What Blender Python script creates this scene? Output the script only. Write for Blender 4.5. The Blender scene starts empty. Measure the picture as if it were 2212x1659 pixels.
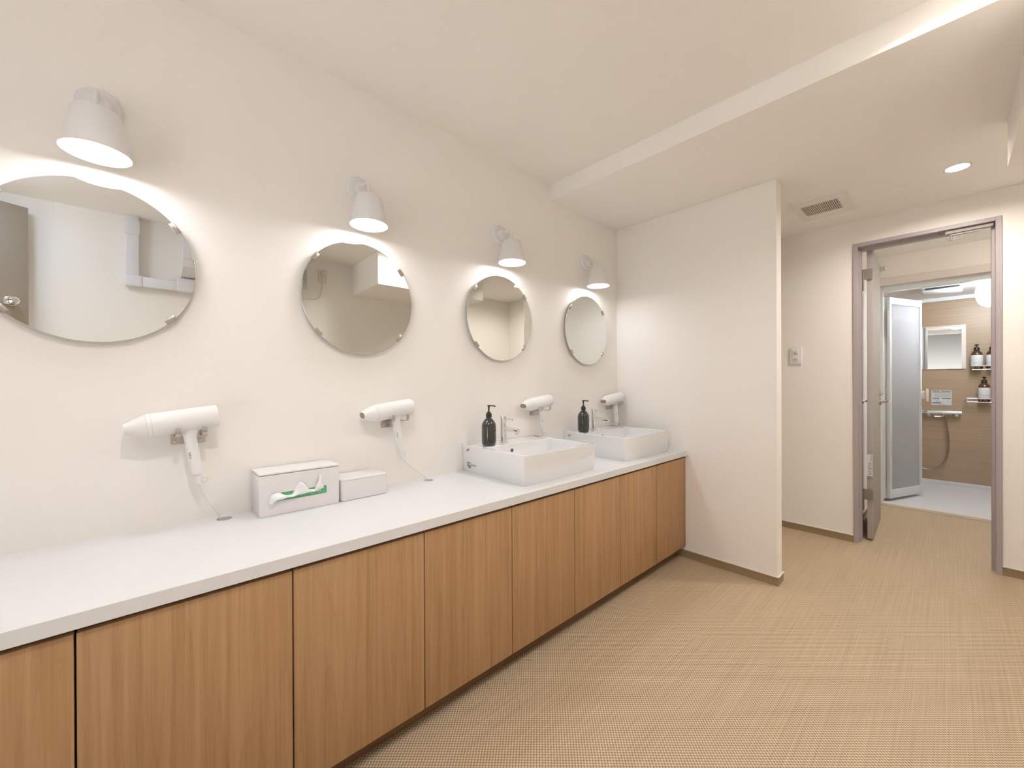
import bpy, bmesh, math, random
from mathutils import Vector, Matrix, noise as mnoise

random.seed(7)
C = bpy.context.scene.collection
PI = math.pi
sc = bpy.context.scene

# ------------------------------------------------------------------ camera
W_PX, F_PX = 2212.0, 868.97
CAM = Vector((0.0, -1.618, 1.10))
YAW, PITCH, ROLL = 0.8257, -0.0019, -0.0041
cam_d = bpy.data.cameras.new('camera')
cam = bpy.data.objects.new('camera', cam_d)
C.objects.link(cam)
c, s = math.cos(YAW), math.sin(YAW)
Fv, Rv, Uv = Vector((c, s, 0)), Vector((s, -c, 0)), Vector((0, 0, 1))
cp, sp = math.cos(PITCH), math.sin(PITCH)
Fv, Uv = Fv * cp + Uv * sp, Uv * cp - Fv * sp
cr, sr = math.cos(ROLL), math.sin(ROLL)
Rv, Uv = Rv * cr + Uv * sr, Uv * cr - Rv * sr
M = Matrix((Rv, Uv, -Fv)).transposed().to_4x4()
M.translation = CAM
cam.matrix_world = M
cam_d.sensor_width = 36.0
cam_d.sensor_fit = 'HORIZONTAL'
cam_d.lens = F_PX / W_PX * 36.0
cam_d.clip_start = 0.02
sc.camera = cam

# ------------------------------------------------------------------ world, exposure
wd = bpy.data.worlds.new('world')
sc.world = wd
FILL_HIGH, FILL_LOW = 0.06, 0.75
wd.use_nodes = True
wd.node_tree.nodes['Background'].inputs[0].default_value = (1.0, 0.96, 0.91, 1)
# added fill from behind the camera: bright below the horizon, lifts the ceiling
_nt = wd.node_tree
_tc = _nt.nodes.new('ShaderNodeTexCoord'); _sx = _nt.nodes.new('ShaderNodeSeparateXYZ'); _mr = _nt.nodes.new('ShaderNodeMapRange')
_mr.interpolation_type = 'SMOOTHSTEP'
for _i, _v in ((1, -0.12), (2, 0.12), (3, FILL_LOW), (4, FILL_HIGH)): _mr.inputs[_i].default_value = _v
_nt.links.new(_tc.outputs['Generated'], _sx.inputs[0]); _nt.links.new(_sx.outputs[2], _mr.inputs[0])
_nt.links.new(_mr.outputs[0], _nt.nodes['Background'].inputs[1])
sc.view_settings.view_transform = 'Standard'
sc.view_settings.look = 'None'
sc.view_settings.gamma = 1.0
sc.view_settings.use_curve_mapping = False
sc.view_settings.exposure = 1.89

pl_d = bpy.data.lights.new('opening_portal', 'AREA')            # sampling portal for the fill light through the added opening
pl_d.shape = 'RECTANGLE'; pl_d.size = 2.18; pl_d.size_y = 1.27; pl_d.cycles.is_portal = True
pl_o = bpy.data.objects.new('opening_portal', pl_d); C.objects.link(pl_o)
pl_o.matrix_world = Matrix.Translation((-1.30, -1.585, 1.11)) @ Matrix.Rotation(math.radians(-90), 4, 'Y')
# lamp strengths (W/m2-like emission)
SCONCE = 9.0
DOWN_LOW = 240.0
DOWN_HIGH = 185.0
COOL_FILL = 15.0
ANTE = 6.5
DOME = 9.5

# ------------------------------------------------------------------ room numbers
ZC, ZL = 2.293, 2.197          # high and low ceiling
XB = 1.819                      # beam face between the two ceilings
XL = 2.520                      # partition face
X2 = 3.593                      # far wall face
YP = -0.992                     # partition free edge
YO = -2.37                      # opposite wall
XW = -1.25                      # wall behind the camera
ZT, ZB = 0.6706, 0.6405         # counter top / underside
X3 = 4.87                       # shower threshold
X4 = 6.217                      # shower back wall

# ------------------------------------------------------------------ materials
def new_mat(name):
    m = bpy.data.materials.new(name)
    m.use_nodes = True
    return m, m.node_tree, m.node_tree.nodes['Principled BSDF']

def N(nt, kind, **kw):
    n = nt.nodes.new(kind)
    for k, v in kw.items():
        if k in ('operation', 'blend_type', 'data_type', 'wave_type', 'bands_direction', 'noise_dimensions', 'wave_profile'):
            setattr(n, k, v)
        else:
            n.inputs[k].default_value = v
    return n

def plain(name, col, rough=0.5, metal=0.0, spec=0.5, coat=0.0, bump=0.0, bscale=300.0, var=0.03):
    m, nt, b = new_mat(name)
    b.inputs['Roughness'].default_value = rough
    b.inputs['Metallic'].default_value = metal
    b.inputs['Specular IOR Level'].default_value = spec
    b.inputs['Coat Weight'].default_value = coat
    tc = nt.nodes.new('ShaderNodeTexCoord')
    nz = N(nt, 'ShaderNodeTexNoise', Scale=bscale, Detail=3.0)
    nt.links.new(tc.outputs['Object'], nz.inputs['Vector'])
    mx = nt.nodes.new('ShaderNodeMix'); mx.data_type = 'RGBA'
    mx.inputs[6].default_value = (*[v * (1 - var) for v in col], 1)
    mx.inputs[7].default_value = (*[min(1, v * (1 + var)) for v in col], 1)
    nt.links.new(nz.outputs['Fac'], mx.inputs[0])
    nt.links.new(mx.outputs[2], b.inputs['Base Color'])
    if bump:
        bp = N(nt, 'ShaderNodeBump', Strength=bump, Distance=0.001)
        nt.links.new(nz.outputs['Fac'], bp.inputs['Height'])
        nt.links.new(bp.outputs['Normal'], b.inputs['Normal'])
    return m

def emit(name, col, strength):
    m = bpy.data.materials.new(name); m.use_nodes = True
    nt = m.node_tree
    nt.nodes.clear()
    o = nt.nodes.new('ShaderNodeOutputMaterial'); e = nt.nodes.new('ShaderNodeEmission')
    e.inputs[0].default_value = (*col, 1); e.inputs[1].default_value = strength
    nt.links.new(e.outputs[0], o.inputs[0])
    return m

def wallpaper():
    m, nt, b = new_mat('wallpaper')
    b.inputs['Roughness'].default_value = 0.85
    b.inputs['Specular IOR Level'].default_value = 0.25
    g = nt.nodes.new('ShaderNodeNewGeometry')
    mp = N(nt, 'ShaderNodeMapping', Scale=(60, 60, 420))
    nt.links.new(g.outputs['Position'], mp.inputs['Vector'])
    nz = N(nt, 'ShaderNodeTexNoise', Scale=1.0, Detail=4.0, Roughness=0.6)
    nt.links.new(mp.outputs[0], nz.inputs['Vector'])
    mx = nt.nodes.new('ShaderNodeMix'); mx.data_type = 'RGBA'
    mx.inputs[6].default_value = (*WALL_A, 1)
    mx.inputs[7].default_value = (*WALL_B, 1)
    nt.links.new(nz.outputs['Fac'], mx.inputs[0])
    nt.links.new(mx.outputs[2], b.inputs['Base Color'])
    bp = N(nt, 'ShaderNodeBump', Strength=0.25, Distance=0.0006)
    nt.links.new(nz.outputs['Fac'], bp.inputs['Height'])
    nt.links.new(bp.outputs['Normal'], b.inputs['Normal'])
    return m
WALL_A, WALL_B = (0.91, 0.872, 0.818), (0.94, 0.902, 0.848)

def math_n(nt, op, a, b_=None, c_=None):
    n = nt.nodes.new('ShaderNodeMath'); n.operation = op
    for i, v in enumerate((a, b_, c_)):
        if v is None: continue
        if isinstance(v, (int, float)): n.inputs[i].default_value = v
        else: nt.links.new(v, n.inputs[i])
    return n.outputs[0]

def woven(name, pu, pv, light, dark, up='XY', streak=True):
    """staggered woven-vinyl dots; u is the thread direction"""
    m, nt, b = new_mat(name)
    b.inputs['Roughness'].default_value = 0.6
    b.inputs['Specular IOR Level'].default_value = 0.3
    g = nt.nodes.new('ShaderNodeNewGeometry')
    sx = nt.nodes.new('ShaderNodeSeparateXYZ')
    nt.links.new(g.outputs['Position'], sx.inputs[0])
    if up == 'XY': u, v = sx.outputs[0], sx.outputs[1]
    else:
        u = math_n(nt, 'ADD', sx.outputs[0], sx.outputs[1]); v = sx.outputs[2]
    cu = math_n(nt, 'COSINE', math_n(nt, 'MULTIPLY', u, 2 * PI / pu))
    cv = math_n(nt, 'COSINE', math_n(nt, 'MULTIPLY', v, 2 * PI / pv))
    d = math_n(nt, 'MULTIPLY', cu, cv)                       # staggered
    d = math_n(nt, 'MULTIPLY_ADD', d, 0.5, 0.5)
    ramp = nt.nodes.new('ShaderNodeValToRGB')
    ramp.color_ramp.elements[0].position = 0.22; ramp.color_ramp.elements[0].color = (*dark, 1)
    ramp.color_ramp.elements[1].position = 0.72; ramp.color_ramp.elements[1].color = (*light, 1)
    nt.links.new(d, ramp.inputs[0])
    out = ramp.outputs[0]
    if streak:
        mp = N(nt, 'ShaderNodeMapping', Scale=(1.6, 190, 1))
        nt.links.new(g.outputs['Position'], mp.inputs['Vector'])
        nz = N(nt, 'ShaderNodeTexNoise', Scale=1.0, Detail=5.0, Roughness=0.7)
        nt.links.new(mp.outputs[0], nz.inputs['Vector'])
        mr = N(nt, 'ShaderNodeMapRange')
        mr.inputs[1].default_value = FILL_HIGH; mr.inputs[2].default_value = 0.7
        mr.inputs[3].default_value = 0.72; mr.inputs[4].default_value = 1.26
        nt.links.new(nz.outputs['Fac'], mr.inputs[0])
        mx = nt.nodes.new('ShaderNodeMix'); mx.data_type = 'RGBA'; mx.blend_type = 'MULTIPLY'
        mx.inputs[0].default_value = 1.0
        nt.links.new(out, mx.inputs[6])
        cmb = nt.nodes.new('ShaderNodeCombineXYZ')
        for i in range(3): nt.links.new(mr.outputs[0], cmb.inputs[i])
        nt.links.new(cmb.outputs[0], mx.inputs[7])
        out = mx.outputs[2]
    nt.links.new(out, b.inputs['Base Color'])
    bp = N(nt, 'ShaderNodeBump', Strength=0.5, Distance=0.0012)
    nt.links.new(d, bp.inputs['Height'])
    nt.links.new(bp.outputs['Normal'], b.inputs['Normal'])
    return m

def wood(name, ca, cb, cc, horizontal=False, rough=0.45, sc_=1.0, FINE=0.42):
    m, nt, b = new_mat(name)
    b.inputs['Roughness'].default_value = rough
    b.inputs['Specular IOR Level'].default_value = 0.4
    tc = nt.nodes.new('ShaderNodeTexCoord')
    oi = nt.nodes.new('ShaderNodeObjectInfo')
    off = nt.nodes.new('ShaderNodeVectorMath'); off.operation = 'SCALE'
    off.inputs[0].default_value = (13.0, 7.0, 5.0)
    nt.links.new(oi.outputs['Random'], off.inputs['Scale'])
    ad = nt.nodes.new('ShaderNodeVectorMath'); ad.operation = 'ADD'
    nt.links.new(tc.outputs['Object'], ad.inputs[0]); nt.links.new(off.outputs[0], ad.inputs[1])
    S1 = (1.3, 1.3, 90) if horizontal else (55, 55, 1.3)
    S2 = (0.7, 0.7, 9) if horizontal else (9, 9, 0.42)
    mp = N(nt, 'ShaderNodeMapping', Scale=tuple(k * sc_ for k in S1)); nt.links.new(ad.outputs[0], mp.inputs['Vector'])
    n1 = N(nt, 'ShaderNodeTexNoise', Scale=1.0, Detail=6.0, Roughness=0.65, Distortion=0.25)
    nt.links.new(mp.outputs[0], n1.inputs['Vector'])
    mp2 = N(nt, 'ShaderNodeMapping', Scale=tuple(k * sc_ for k in S2)); nt.links.new(ad.outputs[0], mp2.inputs['Vector'])
    n2 = N(nt, 'ShaderNodeTexNoise', Scale=1.0, Detail=2.0, Roughness=0.5)
    nt.links.new(mp2.outputs[0], n2.inputs['Vector'])
    rings = math_n(nt, 'FRACT', math_n(nt, 'MULTIPLY', n2.outputs['Fac'], 16.0))
    rings = math_n(nt, 'POWER', rings, 3.0)
    S3 = (4, 4, 420) if horizontal else (330, 330, 7)
    mp3 = N(nt, 'ShaderNodeMapping', Scale=S3); nt.links.new(ad.outputs[0], mp3.inputs['Vector'])
    n3 = N(nt, 'ShaderNodeTexNoise', Scale=1.0, Detail=3.0, Roughness=0.6)
    nt.links.new(mp3.outputs[0], n3.inputs['Vector'])
    fac = math_n(nt, 'MULTIPLY_ADD', rings, -0.14, math_n(nt, 'MULTIPLY_ADD', n1.outputs['Fac'], 1.35, -0.28))
    fac = math_n(nt, 'ADD', fac, math_n(nt, 'MULTIPLY', n3.outputs['Fac'], FINE))
    ramp = nt.nodes.new('ShaderNodeValToRGB')
    e = ramp.color_ramp.elements
    e[0].position = 0.2; e[0].color = (*ca, 1)
    e[1].position = 0.8; e[1].color = (*cc, 1)
    k = e.new(0.5); k.color = (*cb, 1)
    nt.links.new(fac, ramp.inputs[0])
    nt.links.new(ramp.outputs[0], b.inputs['Base Color'])
    bp = N(nt, 'ShaderNodeBump', Strength=0.08, Distance=0.0008)
    nt.links.new(n1.outputs['Fac'], bp.inputs['Height'])
    nt.links.new(bp.outputs['Normal'], b.inputs['Normal'])
    return m

MAT = {}
MAT['wall'] = wallpaper()
MAT['ceil'] = plain('ceiling_paper', (0.965, 0.93, 0.88), 0.9, spec=0.2, bump=0.2, bscale=400, var=0.02)
MAT['floor'] = woven('woven_vinyl', 0.0125, 0.0118, (0.60, 0.475, 0.33), (0.27, 0.185, 0.105))
MAT['base'] = woven('woven_skirting', 0.012, 0.010, (0.46, 0.34, 0.20), (0.23, 0.155, 0.08), up='Z', streak=False)
MAT['bead'] = plain('bead_white', (0.78, 0.72, 0.66), 0.4)
MAT['wood'] = wood('oak_laminate', (0.35, 0.19, 0.085), (0.43, 0.25, 0.118), (0.50, 0.305, 0.155))
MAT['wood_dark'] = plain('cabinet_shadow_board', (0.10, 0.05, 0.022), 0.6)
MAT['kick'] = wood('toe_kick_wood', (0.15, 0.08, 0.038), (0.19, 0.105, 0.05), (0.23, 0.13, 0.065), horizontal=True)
MAT['counter'] = plain('counter_white', (0.77, 0.768, 0.77), 0.28, spec=0.5, bscale=40, var=0.01)
MAT['ceramic'] = plain('white_ceramic', (0.86, 0.86, 0.86), 0.08, coat=0.6, bscale=20, var=0.005)
MAT['chrome'] = plain('chrome', (0.82, 0.82, 0.83), 0.07, metal=1.0, bscale=20, var=0.01)
MAT['steel'] = plain('brushed_steel', (0.55, 0.50, 0.46), 0.28, metal=1.0, bscale=900, var=0.05)
MAT['nickel'] = plain('satin_nickel', (0.62, 0.56, 0.50), 0.3, metal=1.0)
MAT['dryer'] = plain('dryer_white', (0.85, 0.835, 0.82), 0.35, bscale=50, var=0.01)
MAT['dryer_seam'] = plain('dryer_seam_grey', (0.55, 0.52, 0.50), 0.5)
MAT['outlet_dark'] = plain('nozzle_inside_brown_grey', (0.36, 0.27, 0.22), 0.7)
MAT['cord'] = plain('cord_white', (0.78, 0.75, 0.73), 0.5)
MAT['print'] = plain('grey_print', (0.20, 0.19, 0.19), 0.6)
MAT['plastic'] = plain('white_plastic', (0.82, 0.795, 0.79), 0.45, bscale=700, bump=0.1, var=0.015)
MAT['green'] = plain('green_print_card', (0.20, 0.62, 0.32), 0.55, bscale=160, var=0.4)
MAT['tissue'] = plain('tissue_paper', (0.9, 0.9, 0.9), 0.9, bscale=120, bump=0.3, var=0.01)
MAT['bottle'] = plain('dark_bottle', (0.018, 0.018, 0.017), 0.06, coat=1.0, bscale=20, var=0.1)
MAT['pump'] = plain('black_pump_plastic', (0.022, 0.02, 0.018), 0.35)
MAT['lamp_white'] = plain('lamp_white_enamel', (0.80, 0.79, 0.78), 0.4, bscale=60, var=0.01)
MAT['sconce_glow'] = emit('sconce_glow', (0.95, 0.965, 1.02), SCONCE)
MAT['down_glow'] = emit('downlight_glow', (1.0, 0.94, 0.87), DOWN_LOW)
MAT['down_glow_high'] = emit('downlight_glow_high', (1.0, 0.95, 0.89), DOWN_HIGH)
MAT['cool_glow'] = emit('cool_fill_glow', (0.60, 0.74, 1.0), COOL_FILL)
MAT['ante_glow'] = emit('anteroom_glow', (1.0, 0.9, 0.78), ANTE)
MAT['dome_glow'] = emit('shower_dome_glow', (0.90, 0.96, 1.0), DOME)
MAT['frame'] = plain('door_frame_mauve_grey', (0.44, 0.385, 0.39), 0.45)
MAT['doorleaf'] = plain('door_leaf_grey', (0.46, 0.42, 0.39), 0.75, bscale=80)
MAT['browndoor'] = plain('brown_grey_door', (0.36, 0.30, 0.23), 0.5, bscale=80)
MAT['duct'] = plain('trunking_white', (0.80, 0.79, 0.82), 0.4)
MAT['alu'] = plain('shower_door_white', (0.72, 0.74, 0.74), 0.35)
MAT['tray'] = plain('shower_tray_white', (0.74, 0.74, 0.77), 0.35, bscale=60)
MAT['shower_ceil'] = plain('shower_ceiling_white', (0.8, 0.82, 0.85), 0.4)
MAT['panel'] = wood('shower_wood_panel', (0.38, 0.275, 0.18), (0.435, 0.32, 0.215), (0.49, 0.365, 0.25), horizontal=True, rough=0.35, sc_=1.5)
MAT['amber'] = plain('amber_bottle', (0.10, 0.032, 0.010), 0.12, coat=0.6, bscale=20, var=0.1)
MAT['label'] = plain('paper_label', (0.72, 0.73, 0.75), 0.7)
MAT['dark'] = plain('dark_recess', (0.02, 0.02, 0.022), 0.7)
MAT['grille'] = plain('grille_brown_shadow', (0.26, 0.19, 0.15), 0.7)
MAT['vent_cover'] = plain('vent_cover_cream', (0.88, 0.835, 0.78), 0.6, bscale=60, var=0.01)
MAT['hinge'] = plain('hinge_dull_steel', (0.30, 0.27, 0.23), 0.45, metal=0.8)
MAT['hose'] = plain('shower_hose_metal', (0.45, 0.40, 0.36), 0.3, metal=1.0, bscale=600, var=0.1)
MAT['hole'] = plain('overflow_dark', (0.10, 0.08, 0.06), 0.6)
MAT['clear_shelf'] = plain('shelf_satin', (0.62, 0.62, 0.62), 0.25)

def mirror_mat():
    m, nt, b = new_mat('mirror_glass')
    b.inputs['Metallic'].default_value = 1.0
    b.inputs['Roughness'].default_value = 0.0
    nz = N(nt, 'ShaderNodeTexNoise', Scale=3.0)
    mx = nt.nodes.new('ShaderNodeMix'); mx.data_type = 'RGBA'
    mx.inputs[6].default_value = (0.80, 0.815, 0.79, 1); mx.inputs[7].default_value = (0.82, 0.835, 0.81, 1)
    nt.links.new(nz.outputs['Fac'], mx.inputs[0]); nt.links.new(mx.outputs[2], b.inputs['Base Color'])
    return m
MAT['mirror'] = mirror_mat()
MAT['mirror_edge'] = plain('mirror_ground_edge', (0.62, 0.64, 0.62), 0.25, metal=0.6)

def frosted():
    m, nt, b = new_mat('frosted_panel')
    b.inputs['Base Color'].default_value = (0.86, 0.87, 0.90, 1)
    b.inputs['Roughness'].default_value = 0.75
    b.inputs['Transmission Weight'].default_value = 0.8
    b.inputs['IOR'].default_value = 1.15
    nz = N(nt, 'ShaderNodeTexNoise', Scale=500.0, Detail=2.0)
    bp = N(nt, 'ShaderNodeBump', Strength=0.2, Distance=0.001)
    nt.links.new(nz.outputs['Fac'], bp.inputs['Height']); nt.links.new(bp.outputs['Normal'], b.inputs['Normal'])
    return m
MAT['frosted'] = frosted()

# ------------------------------------------------------------------ mesh helpers
ROOT = {}

def tag(o, label=None, cat=None, group=None, kind=None):
    if label: o['label'] = label
    if cat: o['category'] = cat
    if group: o['group'] = group
    if kind: o['kind'] = kind
    return o

def thing(name, label, cat, loc, group=None):
    o = bpy.data.objects.new(name, None)
    o.empty_display_size = 0.05
    C.objects.link(o); o.location = loc
    ROOT[o.name] = Vector(loc)
    return tag(o, label, cat, group)

class MB:
    """collects shapes given in world coordinates and links them as one mesh"""
    def __init__(self): self.bm = bmesh.new()
    def _merge(self, t):
        me = bpy.data.meshes.new('tmp'); t.to_mesh(me); t.free()
        self.bm.from_mesh(me); bpy.data.meshes.remove(me)
    def box(self, x0, x1, y0, y1, z0, z1, bev=0.0, seg=2, rot=None):
        t = bmesh.new(); bmesh.ops.create_cube(t, size=1.0)
        dx, dy, dz = abs(x1 - x0), abs(y1 - y0), abs(z1 - z0)
        bmesh.ops.scale(t, vec=(dx, dy, dz), verts=t.verts)
        if bev > 0:
            bmesh.ops.bevel(t, geom=list(t.edges), offset=bev, segments=seg, profile=0.5, affect='EDGES')
        cen = Vector(((x0 + x1) / 2, (y0 + y1) / 2, (z0 + z1) / 2))
        if rot is not None: bmesh.ops.transform(t, matrix=rot.to_4x4(), verts=t.verts)
        bmesh.ops.translate(t, vec=cen, verts=t.verts)
        self._merge(t); return self
    def obox(self, p, q, thick, z0, z1, bev=0.0):
        """upright slab from p to q (xy points), thick across"""
        p, q = Vector((*p, 0)), Vector((*q, 0)); d = q - p; a = math.atan2(d.y, d.x)
        cx, cy = (p.x + q.x) / 2, (p.y + q.y) / 2
        L = d.length
        return self.box(cx - L / 2, cx + L / 2, cy - thick / 2, cy + thick / 2, z0, z1, bev, rot=Matrix.Rotation(a, 3, 'Z'))
    def rings(self, rings, cap0=True, cap1=True, closed=True):
        vs = [[self.bm.verts.new(p) for p in r] for r in rings]
        n = len(rings[0])
        for a, b in zip(vs[:-1], vs[1:]):
            for i in range(n if closed else n - 1):
                j = (i + 1) % n
                try: self.bm.faces.new((a[i], a[j], b[j], b[i]))
                except ValueError: pass
        if cap0: self.bm.faces.new(list(reversed(vs[0])))
        if cap1: self.bm.faces.new(vs[-1])
        return self
    def lathe(self, prof, org, axis=(0, 0, 1), seg=40, cap0=True, cap1=True):
        ax = Vector(axis).normalized()
        u = ax.orthogonal().normalized(); v = ax.cross(u)
        org = Vector(org)
        rs = []
        for r, h in prof:
            r = max(r, 1e-5)
            rs.append([org + ax * h + (u * math.cos(2 * PI * i / seg) + v * math.sin(2 * PI * i / seg)) * r for i in range(seg)])
        return self.rings(rs, cap0, cap1)
    def cyl(self, p0, p1, r0, r1=None, seg=28, bev=0.0):
        p0, p1 = Vector(p0), Vector(p1); r1 = r0 if r1 is None else r1
        L = (p1 - p0).length
        prof = [(r0, 0), (r1, L)] if not bev else [(r0 - bev, 0), (r0, bev), (r1, L - bev), (r1 - bev, L)]
        return self.lathe(prof, p0, p1 - p0, seg)
    def tube(self, pts, r, seg=12, smooth=0):
        pts = [Vector(p) for p in pts]
        for _ in range(smooth):
            q = [pts[0]]
            for a, b in zip(pts[:-1], pts[1:]): q += [a.lerp(b, .25), a.lerp(b, .75)]
            q.append(pts[-1]); pts = q
        d0 = (pts[1] - pts[0]).normalized(); u = d0.orthogonal().normalized()
        rs = []
        for i, p in enumerate(pts):
            d = (pts[min(i + 1, len(pts) - 1)] - pts[max(i - 1, 0)]).normalized()
            u = (u - d * u.dot(d)).normalized(); v = d.cross(u)
            rs.append([p + (u * math.cos(2 * PI * k / seg) + v * math.sin(2 * PI * k / seg)) * r for k in range(seg)])
        return self.rings(rs)
    def plate(self, outer, holes, f, d0, d1):
        """flat plate with holes: 2D loops mapped by f(u, v, d) between depths d0 and d1"""
        bm = self.bm
        loops = [outer] + holes
        for d, flip in ((d0, True), (d1, False)):
            t = bmesh.new(); es = []
            for lp in loops:
                vs = [t.verts.new((a, b, 0)) for a, b in lp]
                es += [t.edges.new((vs[i], vs[(i + 1) % len(vs)])) for i in range(len(vs))]
            bmesh.ops.triangle_fill(t, use_beauty=True, use_dissolve=False, edges=es)
            for v in t.verts: v.co = Vector(f(v.co.x, v.co.y, d))
            self._merge(t)
        for lp in loops:
            a = [bm.verts.new(f(u, v, d0)) for u, v in lp]; b = [bm.verts.new(f(u, v, d1)) for u, v in lp]
            for i in range(len(lp)):
                j = (i + 1) % len(lp); bm.faces.new((a[i], a[j], b[j], b[i]))
        return self
    def build(self, name, mat, parent=None, smooth=35, root=None):
        bmesh.ops.remove_doubles(self.bm, verts=self.bm.verts, dist=1e-6)
        bmesh.ops.recalc_face_normals(self.bm, faces=self.bm.faces)
        off = Vector((0, 0, 0)); p = parent
        while p is not None:
            if p.name in ROOT: off = ROOT[p.name]; break
            p = p.parent
        if off.length: bmesh.ops.translate(self.bm, vec=-off, verts=self.bm.verts)
        me = bpy.data.meshes.new(name); self.bm.to_mesh(me); self.bm.free()
        me.materials.append(MAT[mat])
        if smooth:
            for pl in me.polygons: pl.use_smooth = True
            me.set_sharp_from_angle(angle=math.radians(smooth))
        o = bpy.data.objects.new(name, me); C.objects.link(o)
        if parent is not None: o.parent = parent
        return o

def struct(name, mb, mat, smooth=0, parent=None):
    o = mb.build(name, mat, parent, smooth)
    if parent is None: o['kind'] = 'structure'
    return o

def copy_tree(o, loc=None, parent=None):
    n = o.copy(); C.objects.link(n)
    if parent is not None: n.parent = parent
    if loc is not None:
        n.location = loc; ROOT[n.name] = Vector(loc)
    for ch in list(o.children): copy_tree(ch, None, n)
    return n

def rrect(x0, x1, y0, y1, r, n=6):
    pts = []
    for cx, cy, a0 in ((x1 - r, y1 - r, 0), (x0 + r, y1 - r, 90), (x0 + r, y0 + r, 180), (x1 - r, y0 + r, 270)):
        for k in range(n + 1):
            a = math.radians(a0 + 90 * k / n); pts.append((cx + r * math.cos(a), cy + r * math.sin(a)))
    return pts

def circ(cx, cy, r, n=32): return [(cx + r * math.cos(2 * PI * i / n), cy + r * math.sin(2 * PI * i / n)) for i in range(n)]

# ------------------------------------------------------------------ the setting
struct('floor', MB().box(XW - .1, X3 + .01, YO - .1, 0.1, -0.1, 0.0), 'floor')
T = 0.1
struct('wall_left', MB().box(XW - T, X2, 0.0, T, 0, 2.4), 'wall')
struct('wall_partition', MB().box(XL, XL + .089, YP, 0.0, 0, ZL, 0.0015, 1), 'wall')
# rear wall with an unseen opening added to let the fill light in
struct('wall_rear', MB().plate([(YO, 0.0), (0.0, 0.0), (0.0, 2.4), (YO, 2.4)], [[(-2.22, .02), (-.95, .02), (-.95, 2.2), (-2.22, 2.2)]], lambda u, v, d: (d, u, v), XW - T, XW), 'wall')
struct('wall_right', MB().box(XW - T, X2, YO - T, YO, 0, 2.4), 'wall')
# far wall with the doorway
FY0, FY1, FZ = -1.178, -1.8266, 2.040       # outer edges of the door frame
w = MB()
w.box(X2, X2 + T, FY0 - .006, T, 0, 2.4).box(X2, X2 + T, YO - T, FY1 + .006, 0, 2.4).box(X2, X2 + T, FY1 + .006, FY0 - .006, FZ - .006, 2.4)
struct('wall_far', w, 'wall')
DL_LOW = (3.083, -1.652, .044)
DL_HIGH = [(1.60, -1.63, .050), (0.10, -1.30, .050)]
fz = lambda u, v, d: (u, v, d)
cl = MB()
cl.plate([(XW - T, YO - T), (XB, YO - T), (XB, T), (XW - T, T)], [circ(*d, 48) for d in DL_HIGH], fz, ZC, ZC + .06)
cl.plate([(XB, YO - T), (X2, YO - T), (X2, T), (XB, T)], [circ(*DL_LOW, 48)], fz, ZL, ZC + .06)
struct('ceiling', cl, 'ceil')
struct('trim_1', MB().box(1.53, 2.697, YO, -1.79, 2.007, ZC, 0.001, 1), 'ceil')   # boxed soffit along the right wall

def skirting(name, p, q, side):
    """woven skirting with a pale bead, side = outward normal (xy)"""
    p, q = Vector(p), Vector(q); n = Vector(side)
    a, b = p + n * .003, q + n * .003
    o = struct(name, MB().obox(a, b, .006, 0, .0455), 'base')
    a, b = p + n * .005, q + n * .005
    struct('cap_bead', MB().obox(a, b, .010, .0455, .0515, .0015), 'bead', 30, o)
skirting('baseboard_partition', (XL, -0.4425), (XL, YP - .006), (-1, 0))
skirting('baseboard_partition_end', (XL, YP), (XL + .095, YP), (0, -1))
skirting('baseboard_far_left', (X2, 0), (X2, FY0), (-1, 0))
skirting('baseboard_far_right', (X2, FY1), (X2, YO), (-1, 0))
skirting('baseboard_right', (XW, YO), (X2, YO), (0, 1))
skirting('baseboard_anteroom', (X2 + T, -1.15), (X3 - .05, -1.15), (0, -1))

# anteroom beyond the doorway
struct('wall_anteroom_left', MB().box(X2 + T, X3 + .0, -1.15, -1.05, 0, 2.4), 'wall')
struct('wall_anteroom_right', MB().box(X2 + T, X3 + .0, -2.6, -2.5, 0, 2.4), 'wall')
w = MB().box(4.815, X3 - .004, -2.5, -1.15, 2.006, 2.4)
struct('wall_anteroom_far', w, 'wall')
struct('ceiling_anteroom', MB().box(X2 + T, 4.815, -2.5, -1.15, ZL, ZL + .1), 'ceil')
struct('trim_2', MB().box(4.80, X3 - .004, -2.5, -1.15, 1.945, 2.006, .002, 1), 'bead')

# shower room shell
struct('wall_shower_far', MB().box(X4, X4 + .05, -2.6, -1.0, 0.0, 2.05), 'panel')
struct('wall_shower_left', MB().box(X3 + .06, X4, -1.16, -1.11, 0.0, 2.05), 'panel')
struct('wall_shower_right', MB().box(X3 + .06, X4, -2.5, -2.45, 0.0, 2.05), 'panel')
struct('ceiling_shower', MB().box(X3 + .0, X4 + .05, -2.6, -1.0, 1.985, 2.05).box(X4 - .03, X4, -2.5, -1.1, 1.945, 1.985, .004, 1), 'shower_ceil')
t = MB().box(X3 + .02, X4, -2.5, -1.11, -0.05, 0.020).box(X4 - .02, X4, -2.5, -1.11, .020, .055, .004, 2)
for k in range(1, 5):
    t.box(X3 + .06, X4 - .03, -1.20 - k * .26, -1.198 - k * .26, .020, .0212)
struct('floor_shower', t, 'tray')

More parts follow.
